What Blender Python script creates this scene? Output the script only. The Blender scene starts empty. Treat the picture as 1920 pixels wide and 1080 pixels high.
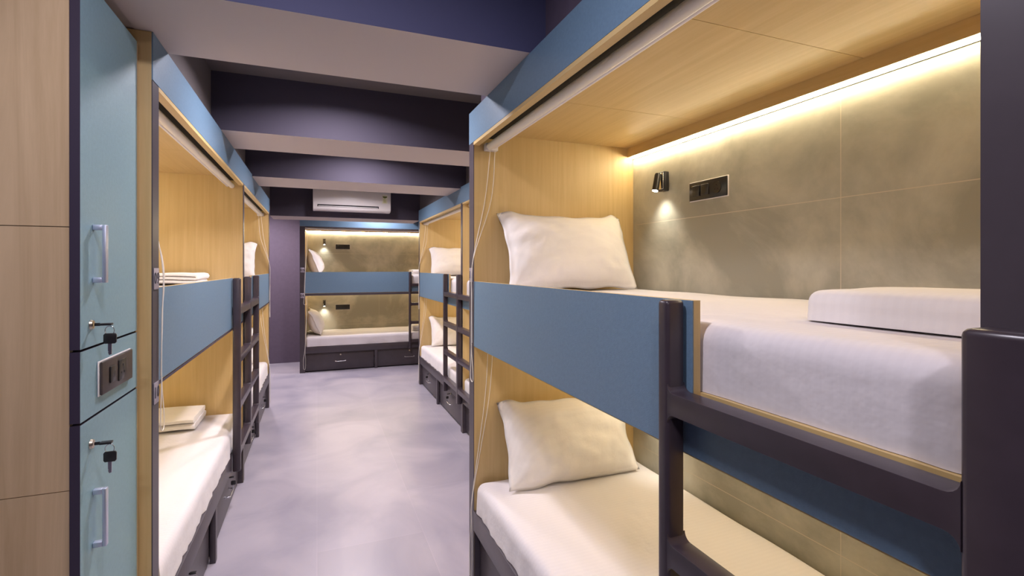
import bpy, bmesh, math, random
from mathutils import Vector, Matrix, noise
C = bpy.context.scene.collection
R = math.radians
random.seed(4)

# ------------------------------------------------------------------ camera, world, exposure
sc = bpy.context.scene
cam_data = bpy.data.cameras.new('camera')
cam = bpy.data.objects.new('camera', cam_data); C.objects.link(cam)
cam.location = (0, 0, 1.6)
cam.rotation_euler = (R(90), 0, R(-21.42))
cam_data.sensor_width = 36
cam_data.lens = 17.48
cam_data.shift_y = -0.02
cam_data.clip_start = 0.02
sc.camera = cam
w = bpy.data.worlds.new('world'); sc.world = w; w.use_nodes = True
w.node_tree.nodes['Background'].inputs[0].default_value = (0.5, 0.5, 0.55, 1)
w.node_tree.nodes['Background'].inputs[1].default_value = 0.3
sc.view_settings.view_transform = 'Standard'
sc.view_settings.look = 'None'
sc.view_settings.gamma = 1
sc.view_settings.exposure = 0.3
sc.view_settings.use_curve_mapping = False

LED_E = 68.0
LED_COL = (1.0, 0.86, 0.60)
ROOM_COL = (1.0, 0.92, 1.0)
NEAR_COL = (0.95, 0.89, 1.02)
UNSEEN_DOWNLIGHTS = [(-0.3, -0.9, 15), (-0.1, 0.75, 14), (0.1, 2.70, 22), (0.35, 4.2, 22), (0.4, 6.0, 27), (-0.85, 8.25, 36), (0.9, 7.85, 18)]  # unseen lamps added along the aisle
SPOT_W = 3.2

# ------------------------------------------------------------------ materials
def nodes(name):
    m = bpy.data.materials.new(name); m.use_nodes = True
    nt = m.node_tree
    return m, nt, nt.nodes['Principled BSDF']

def plain(name, col, rough=0.5, metal=0.0, bump=0.0, bscale=300, var=0.0, vscale=6, spec=0.5):
    m, nt, b = nodes(name)
    b.inputs['Base Color'].default_value = (*col, 1)
    b.inputs['Roughness'].default_value = rough
    b.inputs['Metallic'].default_value = metal
    b.inputs['Specular IOR Level'].default_value = spec
    tc = nt.nodes.new('ShaderNodeTexCoord')
    if bump:
        n = nt.nodes.new('ShaderNodeTexNoise'); n.inputs['Scale'].default_value = bscale; n.inputs['Detail'].default_value = 3
        nt.links.new(tc.outputs['Object'], n.inputs['Vector'])
        bp = nt.nodes.new('ShaderNodeBump'); bp.inputs['Strength'].default_value = bump; bp.inputs['Distance'].default_value = 0.001
        nt.links.new(n.outputs['Fac'], bp.inputs['Height']); nt.links.new(bp.outputs['Normal'], b.inputs['Normal'])
    if var:
        n = nt.nodes.new('ShaderNodeTexNoise'); n.inputs['Scale'].default_value = vscale; n.inputs['Detail'].default_value = 5
        nt.links.new(tc.outputs['Object'], n.inputs['Vector'])
        r = nt.nodes.new('ShaderNodeValToRGB')
        r.color_ramp.elements[0].position = .3; r.color_ramp.elements[1].position = .7
        r.color_ramp.elements[0].color = (*[c*(1-var) for c in col], 1)
        r.color_ramp.elements[1].color = (*[min(1, c*(1+var)) for c in col], 1)
        nt.links.new(n.outputs['Fac'], r.inputs['Fac']); nt.links.new(r.outputs['Color'], b.inputs['Base Color'])
    return m

def wood(name, c1, c2, scale, rough=0.45):
    m, nt, b = nodes(name)
    tc = nt.nodes.new('ShaderNodeTexCoord')
    mp = nt.nodes.new('ShaderNodeMapping'); mp.inputs['Scale'].default_value = scale
    nt.links.new(tc.outputs['Object'], mp.inputs['Vector'])
    n = nt.nodes.new('ShaderNodeTexNoise'); n.inputs['Scale'].default_value = 1; n.inputs['Detail'].default_value = 6
    n.inputs['Roughness'].default_value = .65; n.inputs['Distortion'].default_value = .6
    nt.links.new(mp.outputs['Vector'], n.inputs['Vector'])
    r = nt.nodes.new('ShaderNodeValToRGB')
    r.color_ramp.elements[0].position = .32; r.color_ramp.elements[0].color = (*c1, 1)
    r.color_ramp.elements[1].position = .68; r.color_ramp.elements[1].color = (*c2, 1)
    nt.links.new(n.outputs['Fac'], r.inputs['Fac']); nt.links.new(r.outputs['Color'], b.inputs['Base Color'])
    b.inputs['Roughness'].default_value = rough
    return m

def emit(name, col, s):
    m, nt, b = nodes(name)
    b.inputs['Base Color'].default_value = (*col, 1)
    b.inputs['Emission Color'].default_value = (*col, 1)
    b.inputs['Emission Strength'].default_value = s
    return m

def stone(name, c1, c2, seams=True):
    """grey-beige cement-look laminate with cloudy patches and thin panel joints (local x along the bed, z up)"""
    m, nt, b = nodes(name); L = nt.links.new
    tc = nt.nodes.new('ShaderNodeTexCoord')
    n = nt.nodes.new('ShaderNodeTexNoise'); n.inputs['Scale'].default_value = 1.7; n.inputs['Detail'].default_value = 8
    n.inputs['Roughness'].default_value = .6; n.inputs['Distortion'].default_value = .5
    L(tc.outputs['Object'], n.inputs['Vector'])
    r = nt.nodes.new('ShaderNodeValToRGB')
    r.color_ramp.elements[0].position = .40; r.color_ramp.elements[0].color = (*c1, 1)
    r.color_ramp.elements[1].position = .60; r.color_ramp.elements[1].color = (*c2, 1)
    L(n.outputs['Fac'], r.inputs['Fac'])
    sx = nt.nodes.new('ShaderNodeSeparateXYZ'); L(tc.outputs['Object'], sx.inputs[0])
    def joint(sock, offset, period, half):
        a = nt.nodes.new('ShaderNodeMath'); a.operation = 'ADD'; a.inputs[1].default_value = offset; L(sock, a.inputs[0])
        p = nt.nodes.new('ShaderNodeMath'); p.operation = 'PINGPONG'; p.inputs[1].default_value = period/2; L(a.outputs[0], p.inputs[0])
        c = nt.nodes.new('ShaderNodeMath'); c.operation = 'LESS_THAN'; c.inputs[1].default_value = half; L(p.outputs[0], c.inputs[0])
        return c.outputs[0]
    hz = joint(sx.outputs['Z'], 0.0, 0.6133, .0015)
    vx = joint(sx.outputs['X'], -1.2, 9.0, .0014)
    mx = nt.nodes.new('ShaderNodeMath'); mx.operation = 'MAXIMUM'; L(hz, mx.inputs[0]); L(vx, mx.inputs[1])
    mix = nt.nodes.new('ShaderNodeMix'); mix.data_type = 'RGBA'
    L(mx.outputs[0], mix.inputs['Factor']); L(r.outputs['Color'], mix.inputs['A'])
    mix.inputs['B'].default_value = (.62, .56, .44, 1)
    L(mix.outputs['Result'], b.inputs['Base Color'])
    b.inputs['Roughness'].default_value = .5
    return m

def floor_mat():
    m, nt, b = nodes('floor_vinyl'); L = nt.links.new
    tc = nt.nodes.new('ShaderNodeTexCoord')
    n = nt.nodes.new('ShaderNodeTexNoise'); n.inputs['Scale'].default_value = 1.6; n.inputs['Detail'].default_value = 7; n.inputs['Distortion'].default_value = .8
    L(tc.outputs['Object'], n.inputs['Vector'])
    r = nt.nodes.new('ShaderNodeValToRGB')
    r.color_ramp.elements[0].position = .3; r.color_ramp.elements[0].color = (.30, .28, .345, 1)
    r.color_ramp.elements[1].position = .66; r.color_ramp.elements[1].color = (.45, .41, .46, 1)
    L(n.outputs['Fac'], r.inputs['Fac'])
    br = nt.nodes.new('ShaderNodeTexBrick'); br.inputs['Scale'].default_value = 1
    br.inputs['Brick Width'].default_value = 1.2; br.inputs['Row Height'].default_value = .6
    br.inputs['Mortar Size'].default_value = .0015; br.inputs['Mortar Smooth'].default_value = 0
    br.inputs['Color1'].default_value = (.96, .96, .96, 1); br.inputs['Color2'].default_value = (1.03, 1.03, 1.03, 1)
    br.inputs['Mortar'].default_value = (1.15, 1.12, 1.1, 1)
    mp = nt.nodes.new('ShaderNodeMapping'); mp.inputs['Rotation'].default_value = (0, 0, R(90))
    L(tc.outputs['Object'], mp.inputs['Vector']); L(mp.outputs['Vector'], br.inputs['Vector'])
    mix = nt.nodes.new('ShaderNodeMix'); mix.data_type = 'RGBA'; mix.blend_type = 'MULTIPLY'; mix.inputs['Factor'].default_value = 1
    L(r.outputs['Color'], mix.inputs['A']); L(br.outputs['Color'], mix.inputs['B'])
    L(mix.outputs['Result'], b.inputs['Base Color'])
    b.inputs['Roughness'].default_value = .32
    return m

def linen(name, col, stripe=0.04):
    """white cotton with a faint woven satin stripe"""
    m, nt, b = nodes(name); L = nt.links.new
    tc = nt.nodes.new('ShaderNodeTexCoord')
    wv = nt.nodes.new('ShaderNodeTexWave'); wv.inputs['Scale'].default_value = 16; wv.bands_direction = 'X'
    L(tc.outputs['Object'], wv.inputs['Vector'])
    r = nt.nodes.new('ShaderNodeValToRGB')
    r.color_ramp.elements[0].color = (*[c*(1-stripe) for c in col], 1); r.color_ramp.elements[1].color = (*col, 1)
    r.color_ramp.elements[0].position = .4; r.color_ramp.elements[1].position = .6
    L(wv.outputs['Fac'], r.inputs['Fac']); L(r.outputs['Color'], b.inputs['Base Color'])
    b.inputs['Roughness'].default_value = .8
    n = nt.nodes.new('ShaderNodeTexNoise'); n.inputs['Scale'].default_value = 9; n.inputs['Detail'].default_value = 4
    L(tc.outputs['Object'], n.inputs['Vector'])
    bp = nt.nodes.new('ShaderNodeBump'); bp.inputs['Strength'].default_value = .35; bp.inputs['Distance'].default_value = .02
    L(n.outputs['Fac'], bp.inputs['Height']); L(bp.outputs['Normal'], b.inputs['Normal'])
    b.inputs['Sheen Weight'].default_value = .2
    return m

M = dict(
    wood_up=wood('oak_vertical', (.57, .40, .17), (.645, .47, .22), (38, 38, 1.6)),
    wood_flat=wood('oak_lengthwise', (.57, .40, .165), (.645, .47, .215), (1.6, 38, 38)),
    wood_cab=wood('oak_locker', (.50, .355, .20), (.66, .49, .30), (22, 22, .9), .5),
    blue=plain('blue_laminate', (.14, .232, .33), .42, bump=.5, bscale=420, var=.06, vscale=90),
    teal=plain('teal_laminate', (.22, .365, .435), .45, bump=.5, bscale=420, var=.05, vscale=90),
    dark=plain('dark_laminate', (.060, .048, .058), .38, var=.08, vscale=12),
    ladder=plain('painted_ladder', (.046, .034, .043), .30, bump=.15, bscale=40, var=.1, vscale=20),
    edge=plain('dark_edging', (.045, .035, .06), .4),
    black=plain('black_plastic', (.018, .017, .018), .3),
    black_matte=plain('black_recess', (.012, .01, .012), .8),
    chrome=plain('satin_steel', (.75, .75, .78), .22, 1.0),
    handle=plain('brushed_handle', (.62, .66, .80), .35, .75),
    brass=plain('lock_metal', (.62, .55, .42), .3, 1.0),
    stone=stone('cement_laminate', (.35, .34, .275), (.59, .57, .47)),
    linen=linen('white_linen', (.74, .70, .71), .018),
    pillow=linen('pillow_linen', (.84, .80, .775), .015),
    floor=floor_mat(),
    violet=plain('violet_paint', (.115, .088, .135), .7, bump=.25, bscale=500, var=.05, vscale=20),
    slate=plain('beam_face_paint', (.050, .042, .068), .75, bump=.25, bscale=500),
    taupe=plain('brightened_beam_soffit', (.54, .475, .45), .8, bump=.2, bscale=500),  # brightness put into the undersides' colour, lighter than the beam faces
    ceil=plain('ceiling_paint', (.13, .112, .115), .8),
    white=plain('white_plastic', (.80, .76, .76), .35),
    cream=plain('cream_tube', (.82, .78, .68), .4),
    cord=plain('white_cord', (.85, .80, .72), .6),
    plate=plain('number_plate_grey', (.42, .38, .46), .35, .4),
    ink=plain('dark_ink', (.03, .03, .05), .5),
    green=plain('label_green', (.12, .14, .03), .5),
    lime=plain('label_lime', (.55, .58, .22), .5),
    led=emit('led_warm', LED_COL, LED_E),
    lens=emit('lamp_lens', (1.0, .93, .82), 14),
    diffuser=emit('unseen_downlight_diffuser', (1.0, .93, 1.0), 6),
)

# ------------------------------------------------------------------ helpers
def tag(o, label=None, cat=None, group=None, kind=None):
    if label: o['label'] = label
    if cat: o['category'] = cat
    if group: o['group'] = group
    if kind: o['kind'] = kind
    return o

def obj(name, bm, mat, parent=None, bevel=0.0, seg=2, smooth=None, flip=None):
    if flip is not None:
        for v in bm.verts: v.co.x = flip - v.co.x
    bmesh.ops.recalc_face_normals(bm, faces=bm.faces)
    if bevel:
        es = [e for e in bm.edges if len(e.link_faces) == 2 and e.calc_face_angle(0) > R(40)]
        bmesh.ops.bevel(bm, geom=es, offset=bevel, segments=seg, affect='EDGES', profile=.5, clamp_overlap=True)
    me = bpy.data.meshes.new(name); bm.to_mesh(me); bm.free()
    mats = mat if isinstance(mat, (list, tuple)) else [mat]
    for m in mats: me.materials.append(m)
    if smooth is not None or bevel:
        for p in me.polygons: p.use_smooth = True
        me.set_sharp_from_angle(angle=R(smooth if smooth else 50))
    o = bpy.data.objects.new(name, me); C.objects.link(o)
    if parent: o.parent = parent
    return o

def bx(x0, x1, y0, y1, z0, z1, bm=None):
    bm = bm or bmesh.new()
    vs = [bm.verts.new(p) for p in ((x0,y0,z0),(x1,y0,z0),(x1,y1,z0),(x0,y1,z0),(x0,y0,z1),(x1,y0,z1),(x1,y1,z1),(x0,y1,z1))]
    for f in ((0,3,2,1),(4,5,6,7),(0,1,5,4),(1,2,6,5),(2,3,7,6),(3,0,4,7)): bm.faces.new([vs[i] for i in f])
    return bm

def tube(pts, r, bm=None, seg=8, close=False):
    bm = bm or bmesh.new()
    pts = [Vector(p) for p in pts]; n = len(pts); rings = []
    rad = r if isinstance(r, (list, tuple)) else [r]*n
    prev = None
    for i, p in enumerate(pts):
        a = pts[(i-1) % n] if (i > 0 or close) else p
        b = pts[(i+1) % n] if (i < n-1 or close) else p
        t = (b-a).normalized()
        if prev is None:
            u = t.orthogonal().normalized()
        else:
            u = (prev - t*prev.dot(t)).normalized()
        prev = u; v = t.cross(u)
        rings.append([bm.verts.new(p + (u*math.cos(2*math.pi*k/seg) + v*math.sin(2*math.pi*k/seg))*rad[i]) for k in range(seg)])
    m = n if close else n-1
    for i in range(m):
        A, B = rings[i], rings[(i+1) % n]
        for k in range(seg): bm.faces.new((A[k], A[(k+1) % seg], B[(k+1) % seg], B[k]))
    if not close:
        bm.faces.new(rings[0][::-1]); bm.faces.new(rings[-1])
    return bm

def smooth_path(pts, n=8):
    P = [Vector(p) for p in pts]; out = []
    for i in range(len(P)-1):
        p0 = P[max(i-1, 0)]; p1 = P[i]; p2 = P[i+1]; p3 = P[min(i+2, len(P)-1)]
        for k in range(n):
            t = k/n
            out.append(.5*((2*p1)+(-p0+p2)*t+(2*p0-5*p1+4*p2-p3)*t*t+(-p0+3*p1-3*p2+p3)*t**3))
    out.append(P[-1]); return out

def prism(pts, axis, a0, a1, bm=None):
    """extrude a 2-D outline along an axis: axis 'x' takes (y,z), 'y' takes (x,z), 'z' takes (x,y)"""
    bm = bm or bmesh.new()
    def P(p, a): return {'x': (a, p[0], p[1]), 'y': (p[0], a, p[1]), 'z': (p[0], p[1], a)}[axis]
    A = [bm.verts.new(P(p, a0)) for p in pts]; B = [bm.verts.new(P(p, a1)) for p in pts]
    bm.faces.new(A[::-1]); bm.faces.new(B)
    for i in range(len(pts)):
        j = (i+1) % len(pts); bm.faces.new((A[i], A[j], B[j], B[i]))
    return bm

def empty(name, loc, rz=0):
    o = bpy.data.objects.new(name, None); C.objects.link(o)
    o.location = loc; o.rotation_euler = (0, 0, rz); o.empty_display_size = .1
    return o

def cloth_box(x0, x1, y0, y1, z0, z1, r, amp, seed, nx=48, ny=24, nz=6, hem=0.0):
    """soft box with round edges and gentle wrinkles"""
    bm = bmesh.new(); verts = {}
    def spread(n, a, b, rr):
        # dense near the ends where the edge is round
        k = 4
        e = [rr*(1-math.cos(i/k*math.pi/2)) for i in range(k)]
        mid = [rr + (b-a-2*rr)*i/(n) for i in range(n+1)]
        return [a+t for t in e] + [a+t for t in mid] + [b-t for t in reversed(e)]
    X = spread(nx, x0, x1, r); Y = spread(ny, y0, y1, r); Z = spread(nz, z0, z1, r)
    def vert(i, j, k):
        key = (i, j, k)
        if key in verts: return verts[key]
        p = Vector((X[i], Y[j], Z[k]))
        q = Vector((min(max(p.x, x0+r), x1-r), min(max(p.y, y0+r), y1-r), min(p.z, z1-r)))
        d = p-q
        if d.length > 1e-9:
            rr = r if p.z > (z0+z1)/2 else r
            p = q + d.normalized()*rr if d.length > r*.2 else p
        nrm = d.normalized() if d.length > 1e-9 else Vector((0, 0, 1))
        s = Vector((seed*7.1, seed*3.3, 0))
        f = noise.noise(p*3.2+s)*.6 + noise.noise(Vector((p.x*5, p.y*11, p.z*3))+s)*.4
        if k > 2:
            p = p + nrm*amp*f
        if nrm.y < -.3 and p.z < z1-r*.5:
            p.y += hem*noise.noise(Vector((p.x*14, seed, p.z*2)))*(z1-p.z)/(z1-z0)
        verts[key] = bm.verts.new(p); return verts[key]
    I, J, K = len(X)-1, len(Y)-1, len(Z)-1
    for i in range(I):
        for j in range(J):
            for k in (0, K): bm.faces.new((vert(i,j,k), vert(i+1,j,k), vert(i+1,j+1,k), vert(i,j+1,k)))
    for i in range(I):
        for k in range(K):
            for j in (0, J): bm.faces.new((vert(i,j,k), vert(i+1,j,k), vert(i+1,j,k+1), vert(i,j,k+1)))
    for j in range(J):
        for k in range(K):
            for i in (0, I): bm.faces.new((vert(i,j,k), vert(i,j+1,k), vert(i,j+1,k+1), vert(i,j,k+1)))
    return bm

def pillow_bm(wd, ht, th, seed):
    """pillow standing in its own y-z plane, width along y, height along z, thickness along x"""
    bm = bmesh.new(); NU, NV = 44, 30
    front, back = {}, {}
    for i in range(NU+1):
        for j in range(NV+1):
            a = -1+2*i/NU; b = -1+2*j/NV
            a = math.copysign(abs(a)**.85, a); b = math.copysign(abs(b)**.85, b)
            pin_a = 1-.055*(1-b*b)**1.2*abs(a)**2; pin_b = 1-(.055 if b > 0 else .02)*(1-a*a)**.8*abs(b)**2
            y = a*wd/2*pin_a; z = b*ht/2*pin_b
            e = noise.noise(Vector((a*2.2+seed, b*2.2, seed*1.7)))
            y += .010*e*abs(a)**4; z += .012*noise.noise(Vector((a*3, b+5, seed)))*abs(b)**4
            z += .016*math.exp(-((abs(a)-.84)/.13)**2)*max(0, b)**6
            body = (max(0, 1-(abs(a)/.95)**2.8)**.62)*(max(0, 1-(abs(b)/.94)**2.8)**.62)
            body *= 1-.10*b                                   # plumper towards the bottom
            t = th/2*body
            wr = .010*noise.noise(Vector((a*3.1, b*4.2, seed+3)))*body + .006*noise.noise(Vector((a*9, b*5, seed+9)))*min(1, body*2)
            wr += .005*math.sin(14*abs(a)+9*b+seed)*(abs(a)**3)*body**.5
            curl = -.03*max(0, abs(a)-.8)/.2*max(0, b-.55)/.45 + .012*noise.noise(Vector((a*2, b*2, seed+20)))*(abs(a)**3)
            rim = abs(a) > .999 or abs(b) > .999
            if rim:
                v = bm.verts.new((curl, y, z)); front[i, j] = back[i, j] = v
            else:
                front[i, j] = bm.verts.new((t+wr+.002+curl, y, z))
                back[i, j] = bm.verts.new((-t-.002+curl*.8, y, z))
    for i in range(NU):
        for j in range(NV):
            for S in (front, back):
                q = [S[i,j], S[i+1,j], S[i+1,j+1], S[i,j+1]]
                try: bm.faces.new(q)
                except ValueError: pass
    return bm

def folded_bm(x0, x1, y0, y1, z0, layers, th, seed):
    """a cloth folded back and forth: rounded fold at both ends, open edges at the sides"""
    bm = bmesh.new()
    mid = []
    r = th/2
    for k in range(layers):
        z = z0+r+k*th
        ins = .006*k
        a, b = y0+r+ins, y1-r-ins*.5-(.012 if k % 2 else 0)
        seq = [a+(b-a)*t/12 for t in range(13)]
        if k % 2: seq = seq[::-1]
        mid += [(y, z) for y in seq]
        if k < layers-1:
            ye = seq[-1]; s = 1 if k % 2 == 0 else -1
            for q in (1, 2, 3): mid.append((ye+s*r*1.1*math.sin(q*math.pi/4), z+r*(1-math.cos(q*math.pi/4))))
    NX = 18
    hh = th*.485
    rows = []
    for i, (y, z) in enumerate(mid):
        p0 = mid[max(0, i-1)]; p1 = mid[min(len(mid)-1, i+1)]
        t = Vector((0, p1[0]-p0[0], p1[1]-p0[1])).normalized(); n = Vector((0, -t.z, t.y))
        up, dn = [], []
        for q in range(NX+1):
            x = x0+(x1-x0)*q/NX
            edge = min(q, NX-q)/NX
            h = hh*(1 if edge > .06 else .45+.55*edge/.06)
            nz = .007*noise.noise(Vector((x*7, y*7, z*9+seed))) + .003*noise.noise(Vector((x*22, y*6, seed)))
            c = Vector((x+.004*noise.noise(Vector((z*60, y*4, seed+q)))*(edge < .05), y, z+nz))
            up.append(bm.verts.new(c+n*h)); dn.append(bm.verts.new(c-n*h))
        rows.append((up, dn))
    for (u0, d0), (u1, d1) in zip(rows, rows[1:]):
        for q in range(NX):
            bm.faces.new((u0[q], u0[q+1], u1[q+1], u1[q])); bm.faces.new((d0[q], d1[q], d1[q+1], d0[q+1]))
        bm.faces.new((u0[0], u1[0], d1[0], d0[0])); bm.faces.new((u0[NX], d0[NX], d1[NX], u1[NX]))
    for (u, d) in (rows[0], rows[-1]):
        for q in range(NX): bm.faces.new((u[q], u[q+1], d[q+1], d[q]))
    return bm

def text_mesh(txt, size, mat, parent, loc, rot, name='numeral', ext=.0004):
    cu = bpy.data.curves.new(name, 'FONT'); cu.body = txt; cu.size = size; cu.extrude = ext; cu.offset = .0006
    cu.align_x = 'CENTER'; cu.align_y = 'CENTER'
    tmp = bpy.data.objects.new(name, cu); C.objects.link(tmp)
    dg = bpy.context.evaluated_depsgraph_get(); dg.update()
    me = bpy.data.meshes.new_from_object(tmp.evaluated_get(dg)); me.name = name
    bpy.data.objects.remove(tmp); bpy.data.curves.remove(cu)
    me.materials.clear(); me.materials.append(mat)
    o = bpy.data.objects.new(name, me); C.objects.link(o); o.parent = parent
    o.location = loc; o.rotation_euler = rot
    return o

def struct(name, bm, mat, label=None, bevel=0):
    o = obj(name, bm, mat, None, bevel)
    return tag(o, label, None, None, 'structure')

# ------------------------------------------------------------------ measures
Z_FAS, Z_TOP, Z_PT, Z_PB = 2.224, 2.385, 1.531, 1.208
Z_FR = .39                 # top of the drawer base
Z_CEIL = 2.272
DEP = .944                 # inside depth
XL, XR, XR2, YF = -.51, .726, 1.307, 8.162

# ------------------------------------------------------------------ the room
struct('floor', bx(-1.6, 2.6, -2.4, 9.3, -.1, 0), M['floor'], 'mottled lavender grey vinyl floor of the aisle')
struct('ceiling', bx(-1.6, 2.6, -2.4, 9.3, 2.72, 2.85), M['ceil'], 'dim grey ceiling above the beams')
struct('wall_left', bx(-1.6, -1.50, -2.4, 9.3, 0, 2.72), M['violet'])
struct('wall_right', bx(2.42, 2.6, -2.4, 9.3, 0, 2.72), M['violet'])
struct('wall_back', bx(-1.5, 2.42, 9.16, 9.3, 0, 2.72), M['violet'], 'violet painted far wall beside the end bunk')
struct('wall_rear', bx(-1.5, 2.42, -2.4, -2.3, 0, 2.72), M['violet'])
struct('wall_side', bx(.745, .90, -2.3, .265, 0, 2.388), M['violet'], 'plain wall behind the camera on the right')
def soffit(x0, x1, y0, y1, z):
    bm = bx(x0, x1, y0, y1, z, 2.72); bmesh.ops.recalc_face_normals(bm, faces=bm.faces)
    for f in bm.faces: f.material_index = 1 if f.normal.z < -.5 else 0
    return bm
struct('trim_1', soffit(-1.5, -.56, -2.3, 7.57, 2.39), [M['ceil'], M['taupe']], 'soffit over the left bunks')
struct('trim_2', bx(.79, 2.42, -2.3, 2.45, 2.39, 2.72), M['violet'], 'dark soffit over the near right bunk')
struct('trim_3', bx(1.36, 2.42, 2.45, 9.16, 2.39, 2.72), M['ceil'], 'dark soffit over the far right bunks')
beams = [(1.672, 2.166, 2.387, .79), (3.25, 3.73, 2.387, 1.36), (4.70, 5.24, 2.37, 1.36), (7.05, 7.57, 2.266, 1.36)]
which = ['blue violet ceiling beam nearest the camera', 'second ceiling beam from the camera', 'third ceiling beam just in front of the air conditioner', 'low dark beam carrying the air conditioner']
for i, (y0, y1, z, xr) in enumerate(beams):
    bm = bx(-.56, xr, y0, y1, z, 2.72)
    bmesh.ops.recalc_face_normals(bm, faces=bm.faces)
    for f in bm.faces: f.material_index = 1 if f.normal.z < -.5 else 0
    struct(f'trim_{i+4}', bm, [M['slate'] if i else plain('blue_lit_beam_paint', (.070, .074, .165), .7, bump=.25, bscale=500), M['taupe']], which[i])  # first beam: bluer paint with the cool near light put into its colour

# ------------------------------------------------------------------ bunks
def key_bm_bow(cx, y, cz, s=1.0):
    pts = []
    for k in range(16):
        a = 2*math.pi*k/16
        pts.append((cx+.011*s*math.copysign(abs(math.cos(a))**.6, math.cos(a)), cz+.010*s*math.copysign(abs(math.sin(a))**.6, math.sin(a))))
    return prism(pts, 'y', y-.003, y+.001)

def make_key(parent_loc, rz, label, group):
    """a key in its lock with its twin hanging from the ring; local y is out of the door (negative)"""
    t = empty('lock_key', parent_loc, rz); tag(t, label, 'key', group)
    bm = bx(-.0015, .0015, -.014, -.0015, -.004, .004); bx(-.0085, .0085, -.0395, -.014, -.0028, .0028, bm)
    obj('key_bow', bm, M['black'], t, .0008)
    ring = [(0+.0*math.cos(a), -.034+.010*math.cos(a), -.017+.012*math.sin(a)) for a in [2*math.pi*k/18 for k in range(18)]]
    obj('key_ring', tube(ring, .0009, close=True, seg=6), M['chrome'], t, smooth=60)
    hb = prism([(-.049, -.028), (-.046, -.024), (-.024, -.024), (-.021, -.028), (-.021, -.047), (-.024, -.051), (-.046, -.051), (-.049, -.047)], 'x', -.0028, .0028)
    obj('spare_key_bow', hb, M['black'], t, .0008)
    kb = prism([(-.0395, -.051), (-.0305, -.051), (-.0305, -.070), (-.032, -.072), (-.0305, -.074), (-.033, -.081), (-.0385, -.079), (-.0385, -.053)], 'x', -.001, .001)
    obj('key_blade', kb, M['chrome'], t)
    return t

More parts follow.
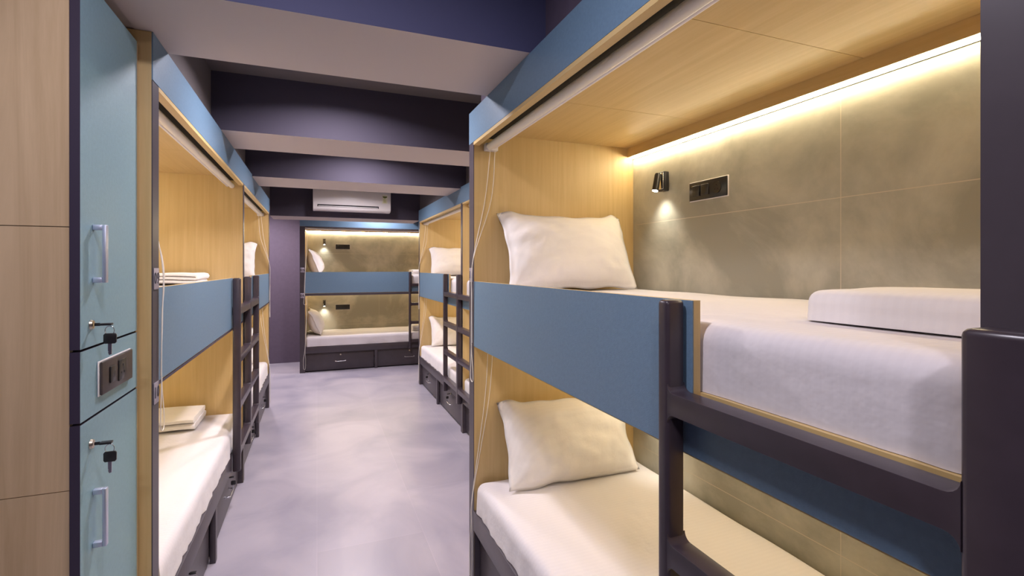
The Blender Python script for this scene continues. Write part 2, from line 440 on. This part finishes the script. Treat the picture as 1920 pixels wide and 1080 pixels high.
def make_bunk(name_label, loc, rz, L, w0, w1, flip=False, numbers=None, plate_at=0, strip='wood', pelmet=True):
    root = empty('bunk_bed', loc, rz)
    tag(root, name_label, 'bunk bed', 'built-in double bunks along the aisle')
    F = L if flip else None
    def P(name, bm, mat, parent=root, bevel=0.0, **k): return obj(name, bm, mat, parent, bevel, flip=F, **k)
    # ends (x<0 is the pillow end), wood with a dark front edge
    for (a, b) in ((-w0, 0), (L, L+w1)):
        e = P('end_panel', bx(a, b, .003, DEP+.02, 0, Z_TOP), M['wood_up'])
        fe = bx(a, b, 0, .003, 0, Z_FAS)
        if a < 0: bx(b-.001, b+.002, .0035, .060, 0, Z_FR-.03, fe)
        else: bx(a-.002, a+.001, .0035, .060, 0, Z_FR-.03, fe)
        P('front_edging', fe, M['dark'], e)
    P('back_panel', bx(0, L, DEP, DEP+.02, .05, 2.36), M['stone'])
    # fascia and guard panel
    f = P('fascia', prism([(-w0, -.001), (L+w1, -.001), (L+w1, .0028), (L-.0005, .0028), (L-.0005, .022), (.0005, .022), (.0005, .0028), (-w0, .0028)], 'z', Z_FAS+.002, Z_TOP), M['blue'])
    P('fascia_edging', bx(.0, L, .0, .030, Z_FAS-.014, Z_FAS+.0015), M['wood_flat'] if strip != 'dark' else M['dark'], f)
    # guard panel with the lower stretch under the ladder opening
    xp = L-.483
    gp = prism([(.001, Z_PB), (L-.001, Z_PB), (L-.001, 1.312), (xp, 1.312), (xp, Z_PT), (.001, Z_PT)], 'y', .001, .004)
    g = P('guard_panel', gp, M['blue'])
    gb = prism([(.001, Z_PB-.004), (L-.001, Z_PB-.004), (L-.001, 1.312), (xp, 1.312), (xp, Z_PT), (.001, Z_PT)], 'y', .0045, .022)
    P('panel_core', gb, M['wood_up'], g)
    if strip == 'dark':
        P('lower_rail', bx(.0, L, .002, .03, Z_PB-.04, Z_PB-.005), M['dark'], g)
    elif strip == 'thin':
        P('lower_rail', bx(.0, L, .0005, .02, Z_PB-.014, Z_PB-.005), M['edge'], g)
    # decks and ceiling boards
    P('upper_deck', bx(.0, L, .0225, DEP, 1.315, 1.338), M['wood_flat'])
    P('lower_deck', bx(.0, L, .03, DEP, Z_FR-.025, Z_FR-.003), M['wood_flat'])
    bm = bmesh.new()
    for a, b in ((0, .57), (.572, 1.30), (1.302, L)): bx(a, b, .032, DEP, Z_CEIL, Z_CEIL+.018, bm)
    P('ceiling_board', bm, M['wood_flat'])
    # pelmets with the led strips
    for zt in (Z_CEIL, 1.312):
        p = P('pelmet', bx(.0, L, .905, .9235, zt-.052, zt-.0005), M['wood_flat'])
        lb = bx(.005, L-.005, .924, .934, zt-.060, zt-.0525)
        bmesh.ops.recalc_face_normals(lb, faces=lb.faces)
        for fc in lb.faces: fc.material_index = 0 if (fc.normal.z < -.5 or fc.normal.y < -.5) else 1
        P('led_strip', lb, [M['led'], M['white']], p)
    # drawer base
    xm = L/2
    bm = bx(.0, L, .0, .028, .29, Z_FR)
    P('base_rail', bm, M['dark'], root, .002)
    P('base_post', bx(xm-.022, xm+.022, .0, .028, .0, .2895), M['dark'], root, .002)
    P('plinth', bx(.0, L, .06, .075, .0, .05), M['black_matte'])
    for a, b in ((.004, xm-.026), (xm+.026, L-.004)):
        d = P('drawer', bx(a, b, .032, .050, .018, .284), M['dark'], root, .002)
        c = (a+b)/2
        hb = tube(smooth_path([(c-.072, .031, .147), (c-.070, .010, .147), (c-.055, .002, .147), (c+.055, .002, .147), (c+.070, .010, .147), (c+.072, .031, .147)], 5), .0045)
        for s in (-1, 1): tube([(c+s*.072, .0315, .147), (c+s*.072, .027, .147)], .009, hb, 12)
        P('drawer_handle', hb, M['chrome'], d, smooth=60)
        P('drawer_lock', tube([(c, .0315, .246), (c, .027, .246)], .011, seg=16), M['brass'], d, smooth=40)
    # number plates on the outer edging
    if numbers:
        xx = -w0/2 if plate_at == 0 else L+w1/2
        for txt, zc in zip(numbers, (1.562, 1.175)):
            pw = min(w0 if plate_at == 0 else w1, .07)-.016
            pl = P('number_plate', bx(xx-pw/2, xx+pw/2, -.003, -.0002, zc-.036, zc+.036), M['plate'], root, .0008)
            for sgn, ch in zip((-1, 1), txt):
                text_mesh(ch, .052, M['ink'], pl, (((L-xx) if flip else xx)+sgn*.0155, -.0035, zc), (R(90), 0, 0), name='digit', ext=.0006)
    return root

def W(loc, rz, p):
    """bunk-local point to world"""
    c, s = math.cos(rz), math.sin(rz)
    return (loc[0]+c*p[0]-s*p[1], loc[1]+s*p[0]+c*p[1], loc[2]+p[2])

def furnish(loc, rz, L, flip, words, plump=.18, pillows=True, blankets=True, keys=False, seed=1, lamps=True, blinds=True, lay=(3, 3)):
    where, side = words
    lx = (lambda x: L-x) if flip else (lambda x: x)
    F = L if flip else None
    lev = (('upper', 1.338, 2.04, 1.958, 2.200, 0), ('lower', Z_FR+.002, .992, .915, 1.262, 1))
    for nm, zb, zl, zs, zblind, k in lev:
        tk = .146
        bm = cloth_box(.012, L-.012, .030 if not k else .008, DEP-.012, zb+.001, zb+tk, .040, .006, seed+k*5, hem=.014 if k else .006)
        m = obj('mattress', bm, M['linen'], None, smooth=60, flip=F)
        m.location = loc; m.rotation_euler = (0, 0, rz)
        tag(m, f'white sheeted mattress on the {nm} bed of the {where}', 'mattress', 'single mattresses in the bunks')
        zt = zb+tk
        if pillows is True or pillows == nm:
            ht = .41; th = plump
            bm = pillow_bm(.72, ht, th, seed*1.3+k*2.1)
            tilt = R(20 if not k else 23)
            bmesh.ops.rotate(bm, verts=bm.verts, cent=(0, 0, 0), matrix=Matrix.Rotation(-tilt, 3, 'Y'))
            zmin = min(v.co.z for v in bm.verts); xmin = min(v.co.x for v in bm.verts)
            dx = .012-xmin
            for v in bm.verts: v.co += Vector((dx, .475, zt+.004-zmin))
            p = obj('pillow', bm, M['pillow'], None, smooth=180, flip=F)
            p.location = loc; p.rotation_euler = (0, 0, rz)
            tag(p, f'white pillow propped on the {nm} bed, {where}', 'pillow', 'pillows in the bunks')
        if blankets is True or blankets == nm:
            n = lay[k]
            th = (.070 if not k else .076)/n
            bm = folded_bm(L-.42, L-.05, .21, .66, zt+.0095, n, th, seed+k) if n > 1 else cloth_box(L-.43, L-.04, .25, .70, zt+.004, zt+.070, .028, .012, seed+9, nx=14, ny=14, nz=4)
            b = obj('folded_sheet', bm, M['pillow'], None, smooth=60, flip=F)
            b.location = loc; b.rotation_euler = (0, 0, rz)
            tag(b, f'folded white sheet on the {nm} bed, {where}', 'folded sheet', 'folded white sheets at the bed ends')
        if lamps:
            t = empty('reading_lamp', W(loc, rz, (lx(.285), DEP, zl)), rz)
            tag(t, f'black reading lamp above the {nm} bed, {where}', 'reading lamp', 'reading lamps in the bunks')
            obj('lamp_base', bx(-.024, .024, -.030, -.001, -.050, .050), M['black'], t, .003)
            obj('lamp_mount', bx(-.020, .020, -.036, -.030, -.040, .042), M['chrome'], t, .002)
            hd = tube([(0, -.050, .038), (0, -.052, .030), (0, -.068, -.048)], [.014, .0165, .0165], seg=20)
            tube([(0, -.036, .022), (0, -.052, .022)], .006, hd, 10)
            h = obj('lamp_head', hd, M['black'], t, smooth=40)
            obj('lamp_lens', tube([(0, -.0682, -.0485), (0, -.0690, -.0520)], .0135, seg=20), M['lens'], h, smooth=40)
            ld = bpy.data.lights.new('reading_beam', 'SPOT'); ld.energy = SPOT_W; ld.color = (1.0, .95, .84)
            ld.spot_size = R(95); ld.spot_blend = 1.0; ld.shadow_soft_size = .025
            lo = bpy.data.objects.new('reading_beam', ld); C.objects.link(lo); lo.parent = t
            lo.location = (0, -.072, -.058); lo.rotation_euler = (R(20), 0, 0)
            # switch and socket plate
            t = empty('switch_plate', W(loc, rz, (lx(.585), DEP, zs)), rz)
            tag(t, f'black switch plate above the {nm} bed, {where}', 'switch plate', 'switch plates in the bunks')
            obj('glass_backing', bx(-.120, .120, -.005, -.001, -.046, .046), M['white'], t, .001)
            obj('plate', bx(-.117, .117, -.011, -.0052, -.043, .043), M['black'], t, .002)
            for q in (-.070, -.012): obj('rocker_switch', bx(q-.024, q+.024, -.016, -.0112, -.024, .026), M['black'], t, .002)
            s = obj('socket', tube([(.060, -.0112, 0), (.060, -.014, 0)], .026, seg=24), M['black'], t, smooth=40)
            hb = bmesh.new()
            for hx, hz in ((.060, .011), (.051, -.007), (.069, -.007)): tube([(hx, -.0141, hz), (hx, -.0146, hz)], .0035, hb, 10)
            obj('socket_hole', hb, M['black_matte'], s)
        if blinds:
            t = empty('roller_blind', W(loc, rz, (lx(.0), 0, 0)), rz)
            tag(t, f'rolled up blind with cords over the {nm} bed, {where}', 'roller blind', 'roller blinds over the beds')
            sg = -1 if flip else 1
            yb = .072 if not k else .062
            obj('blind_roll', tube([(sg*.040, yb, zblind), (sg*(L-.02), yb, zblind)], .018, seg=20), M['cream'], t, smooth=40)
            obj('blind_bracket', bx(min(sg*.002, sg*.038), max(sg*.002, sg*.038), yb-.02, yb+.045, zblind-.018, zblind+.018), M['white'], t, .003)
            obj('blind_bottom_bar', tube([(sg*.045, yb+.028, zblind-.002), (sg*(L-.025), yb+.028, zblind-.002)], .0075, seg=12), M['white'], t, smooth=40)
            if not k: obj('dark_channel', bx(min(sg*.03, sg*(L-.02)), max(sg*.03, sg*(L-.02)), .033, .105, Z_CEIL-.032, Z_CEIL-.002), M['black_matte'], t)  # dark channel above the blind roll
            z0 = zblind-.018
            if k == 0:
                pa = [(.030, yb+.005, z0), (.020, yb-.02, z0-.25), (.006, -.008, 1.62), (-.004, -.010, 1.42), (-.008, -.010, 1.22), (.018, -.010, 1.10), (.022, -.010, 1.045), (-.004, -.010, 1.035), (-.020, -.010, 1.07), (-.004, -.010, 1.22)]
                pb = [(.030, yb+.030, z0), (.026, yb+.01, z0-.25), (.012, -.006, 1.64), (.003, -.010, 1.45), (-.002, -.008, 1.30), (-.004, -.007, 1.225)]
            else:
                pa = [(.030, yb+.005, z0), (.020, yb-.01, z0-.3), (.004, -.008, .47), (-.006, -.012, .32), (-.024, -.014, .20), (-.020, -.012, .06)]
                pb = [(.030, yb+.030, z0), (.024, yb+.01, z0-.3), (.008, -.006, .48), (.001, -.010, .34), (.008, -.010, .2), (.004, -.012, .07), (-.018, -.012, .055)]
            for pp in (pa, pb):
                obj('pull_cord', tube(smooth_path([(sg*x, y, z) for x, y, z in pp], 6), .0019, seg=6), M['cord'], t, smooth=80)
    if keys:
        xm = L/2
        for q, (a, b) in enumerate(((.004, xm-.026), (xm+.026, L-.004))):
            c = lx((a+b)/2)
            make_key(W(loc, rz, (c, .028, .246)), rz, f'black key in the {"pillow" if q == 0 else "ladder"} end drawer, {where}', 'keys left in the drawer locks')

def rung_bm(x0, x1, z, h=.045, y0=-.049, y1=-.003):
    """rung whose ends flare into the stiles with a small round fillet"""
    r = .018; pts = []
    for k in range(6):
        a = math.pi/2*k/5
        pts.append((x0+r-r*math.sin(a), z+r-r*math.cos(a) if False else z+h/2+r-r*math.cos(a)))
    top = [(x0, z+h/2+r)] + [(x0+r-r*math.cos(a), z+h/2+r-r*math.sin(a)) for a in [math.pi/2*k/5 for k in range(6)]]
    top += [(x1-r+r*math.cos(a), z+h/2+r-r*math.sin(a)) for a in [math.pi/2*(5-k)/5 for k in range(6)]] + [(x1, z+h/2+r)]
    bot = [(x, 2*z-zz) for x, zz in reversed(top)]
    out = []
    for p in top+bot:
        if not out or (abs(p[0]-out[-1][0])+abs(p[1]-out[-1][1])) > 1e-5: out.append(p)
    bm = bmesh.new()
    return prism(out, 'y', y0, y1, bm)

def make_ladder(loc, rz, xs, label, zb=.28):
    """xs: list of (x0,x1) stiles along the front"""
    t = empty('bunk_ladder', loc, rz); tag(t, label, 'ladder', 'dark ladders on the bunks')
    for a, b in xs:
        bm = bx(a, b, -.050, -.0035, zb, Z_PT+.001)
        obj('stile', bm, M['ladder'], t, .009, seg=3)
    for (a, b), (c, d) in zip(xs, xs[1:]):
        for z in (1.318, 1.005, .705, .410):
            obj('rung', rung_bm(b-.002, c+.002, z), M['ladder'], t, .009, seg=3, smooth=35)
    return t

N90 = -math.pi/2; P90 = math.pi/2
# near right bunk R1: pillow end away from the camera
r1 = ((XR, 2.374, 0), N90, 2.031)
make_bunk('large double bunk nearest the camera on the right with blue guard panel', *r1, .075, .07, numbers=('11',), strip='wood')
furnish(*r1, False, ('near right bunk', 'r'), seed=1, lay=(1, 3))
# far right pair
r2a = ((XR2, 6.79, 0), N90, 2.09)
make_bunk('double bunk at the far end of the right side next to the end bunk', *r2a, .065, .03)
furnish(*r2a, False, ('farthest right bunk', 'r'), seed=2, keys=True, lay=(3, 3))
r2b = ((XR2, 4.64, 0), N90, 2.09)
make_bunk('mostly hidden double bunk between the near right bunk and the far right one', *r2b, .065, .03, flip=True)
furnish(*r2b, True, ('half hidden middle right bunk', 'r'), seed=3, pillows=False)
# left pair
l1 = ((XL, 2.05, 0), P90, 2.12)
make_bunk('double bunk on the left beside the teal lockers, numbered 09 and 10', *l1, .07, .03, numbers=('09', '10'), strip='thin')
furnish(*l1, False, ('left bunk beside the lockers', 'l'), seed=4, pillows=False, keys=True, lay=(3, 2))
l2 = ((XL, 4.23, 0), P90, 2.06)
make_bunk('second double bunk on the left, farther from the lockers', *l2, .065, .03, flip=True, strip='thin')
furnish(*l2, True, ('second left bunk', 'l'), seed=5, keys=True)
# end bunk
fb = ((-.168, YF, 0), 0.0, 2.09)
make_bunk('double bunk across the far end of the room facing the aisle', *fb, .074, .07, numbers=('05', '06'), strip='dark')
furnish(*fb, False, ('end bunk', 'f'), plump=.23, seed=6)

make_ladder(*r1[:2], [(1.4985, 1.532), (2.034, 2.110)], 'large dark ladder in front of the near right bunk')
make_ladder(*r2a[:2], [(1.558, 1.592), (2.093, 2.147), (2.648, 2.682)], 'dark double ladder shared by the two far right bunks')
make_ladder(*l1[:2], [(1.588, 1.622), (2.123, 2.177), (2.678, 2.712)], 'dark double ladder shared by the two left bunks')
make_ladder(*fb[:2], [(1.558, 1.592), (2.093, 2.147)], 'dark ladder at the right end of the end bunk')

# ------------------------------------------------------------------ lockers
LK = -.545
lk = empty('locker_cabinet', (LK, 1.534, 0), P90)      # local x runs along the doors, local y goes into the cabinet
tag(lk, 'tall oak locker cabinet with teal doors at the left edge', 'locker')
lw = .432
bm = bmesh.new()
for a, b in ((.0, 1.049), (1.051, 1.699), (1.701, 2.335)): bx(.004, .022, .022, .94, a, b, bm)
obj('side_panel', bm, M['wood_cab'], lk)
obj('side_panel', bx(lw-.014, lw+.008, .004, .94, 0, 2.335), M['wood_cab'], lk)
obj('carcass', bx(.0225, lw-.0145, .0225, .93, .0, 2.33), M['black_matte'], lk)
def door(z0, z1, nm):
    bm = bx(.0, lw-.016, .0, .021, z0, z1)
    bmesh.ops.recalc_face_normals(bm, faces=bm.faces)
    for f in bm.faces: f.material_index = 0 if f.normal.y < -.5 else 1
    return obj(nm, bm, [M['teal'], M['edge']], lk)
def locker_fit(d, zh0, zh1, zl):
    hb = bx(.070, .086, -.030, -.021, zh0, zh1)
    for z in (zh0, zh1-.014): bx(.070, .086, -.021, -.0005, z, z+.014, hb)
    obj('handle', hb, M['handle'], d, .0015)
    obj('lock', tube([(.062, -.0005, zl), (.062, -.006, zl)], [.013, .011], seg=18), M['brass'], d, smooth=40)
d = door(1.396, 2.335, 'door'); locker_fit(d, 1.560, 1.712, 1.452)
door(1.214, 1.390, 'socket_panel')
d = door(.06, 1.208, 'door'); locker_fit(d, .868, 1.020, 1.143)
make_key(W((LK, 1.534, 0), P90, (.062, -.006, 1.452)), P90, 'locker key with black bow hanging in the upper locker door', 'locker keys')
make_key(W((LK, 1.534, 0), P90, (.062, -.006, 1.143)), P90, 'locker key with black bow hanging in the lower locker door', 'locker keys')
t = empty('wall_socket', W((LK, 1.534, 0), P90, (.222, 0, 1.302)), P90)
tag(t, 'brown black socket plate with silver rim between the locker doors', 'socket')
obj('rim', bx(-.122, .122, -.004, -.001, -.047, .047), M['white'], t, .001)
obj('plate', bx(-.118, .118, -.011, -.0042, -.045, .045), plain('brown_plastic', (.055, .042, .042), .35), t, .006)
obj('rocker_switch', bx(-.070, -.030, -.015, -.0113, -.022, .024), M['black'], t, .003)
s = obj('socket', bx(-.005, .052, -.014, -.0113, -.030, .030), M['black'], t, .002)
hb = bmesh.new()
for hx, hz in ((.023, .013), (.012, -.008), (.034, -.008)): tube([(hx, -.0141, hz), (hx, -.0146, hz)], .0035, hb, 10)
obj('socket_hole', hb, M['black_matte'], s)

# ------------------------------------------------------------------ air conditioner
ac = empty('air_conditioner', (.44, 7.048, 2.34)); tag(ac, 'white split air conditioner mounted on the beam above the end bunk', 'air conditioner')
prof = [(0, .01), (-.05, 0), (-.15, .0), (-.185, .010), (-.203, .032), (-.205, .15), (-.205, .27), (-.19, .295), (-.16, .305), (0, .305)]
hw = .488
obj('body', prism(prof, 'x', -hw, hw), M['white'], ac, .006, smooth=40)
obj('outlet', bx(-.435, .330, -.2062, -.200, .045, .074), M['black_matte'], ac)
obj('louvre', bx(-.425, .320, -.2085, -.2064, .049, .058), M['white'], ac, .001)
st = obj('energy_label', bx(.375, .445, -.2068, -.2055, .115, .235), plain('label_paper', (.74, .72, .60), .5), ac)
a = [(.410+.030*math.cos(R(k)), .215+.026*math.sin(R(k))) for k in range(180, 361, 15)]
obj('label_dial', prism(a, 'y', -.2074, -.2069), M['green'], st)
bm = bmesh.new()
for k in range(4): bx(.388+.004*(k % 2), .430-.004*k, -.2074, -.2069, .130+.014*k, .138+.014*k, bm)
obj('label_print', bm, M['lime'], st)

# ------------------------------------------------------------------ unseen ceiling downlights, added to light the aisle
spots = ['behind the camera', 'above the camera end of the aisle', 'between the first and second beams', 'between the second and third beams',
         'between the third beam and the air conditioner', 'beyond the last beam on the left', 'beyond the last beam in front of the end bunk']
for (x, y, e), wd in zip(UNSEEN_DOWNLIGHTS, spots):
    t = empty('unseen_downlight', (x, y, 2.72)); tag(t, f'unseen added ceiling light {wd}', 'ceiling light', 'unseen added ceiling lights')
    ring = [(.098*math.cos(2*math.pi*k/32), .098*math.sin(2*math.pi*k/32), -.006) for k in range(32)]
    obj('trim_ring', tube(ring, .006, close=True, seg=8), M['white'], t, smooth=60)
    obj('diffuser', tube([(0, 0, -.0005), (0, 0, -.006)], .092, seg=32), M['diffuser'], t)
    ld = bpy.data.lights.new('unseen_downlight_lamp', 'AREA'); ld.shape = 'DISK'; ld.size = .18; ld.energy = e; ld.color = ROOM_COL if y > 1.5 else NEAR_COL; ld.spread = R(155) if y > 1.5 else R(180)
    lo = bpy.data.objects.new('unseen_downlight_lamp', ld); C.objects.link(lo); lo.parent = t; lo.location = (0, 0, -.012)
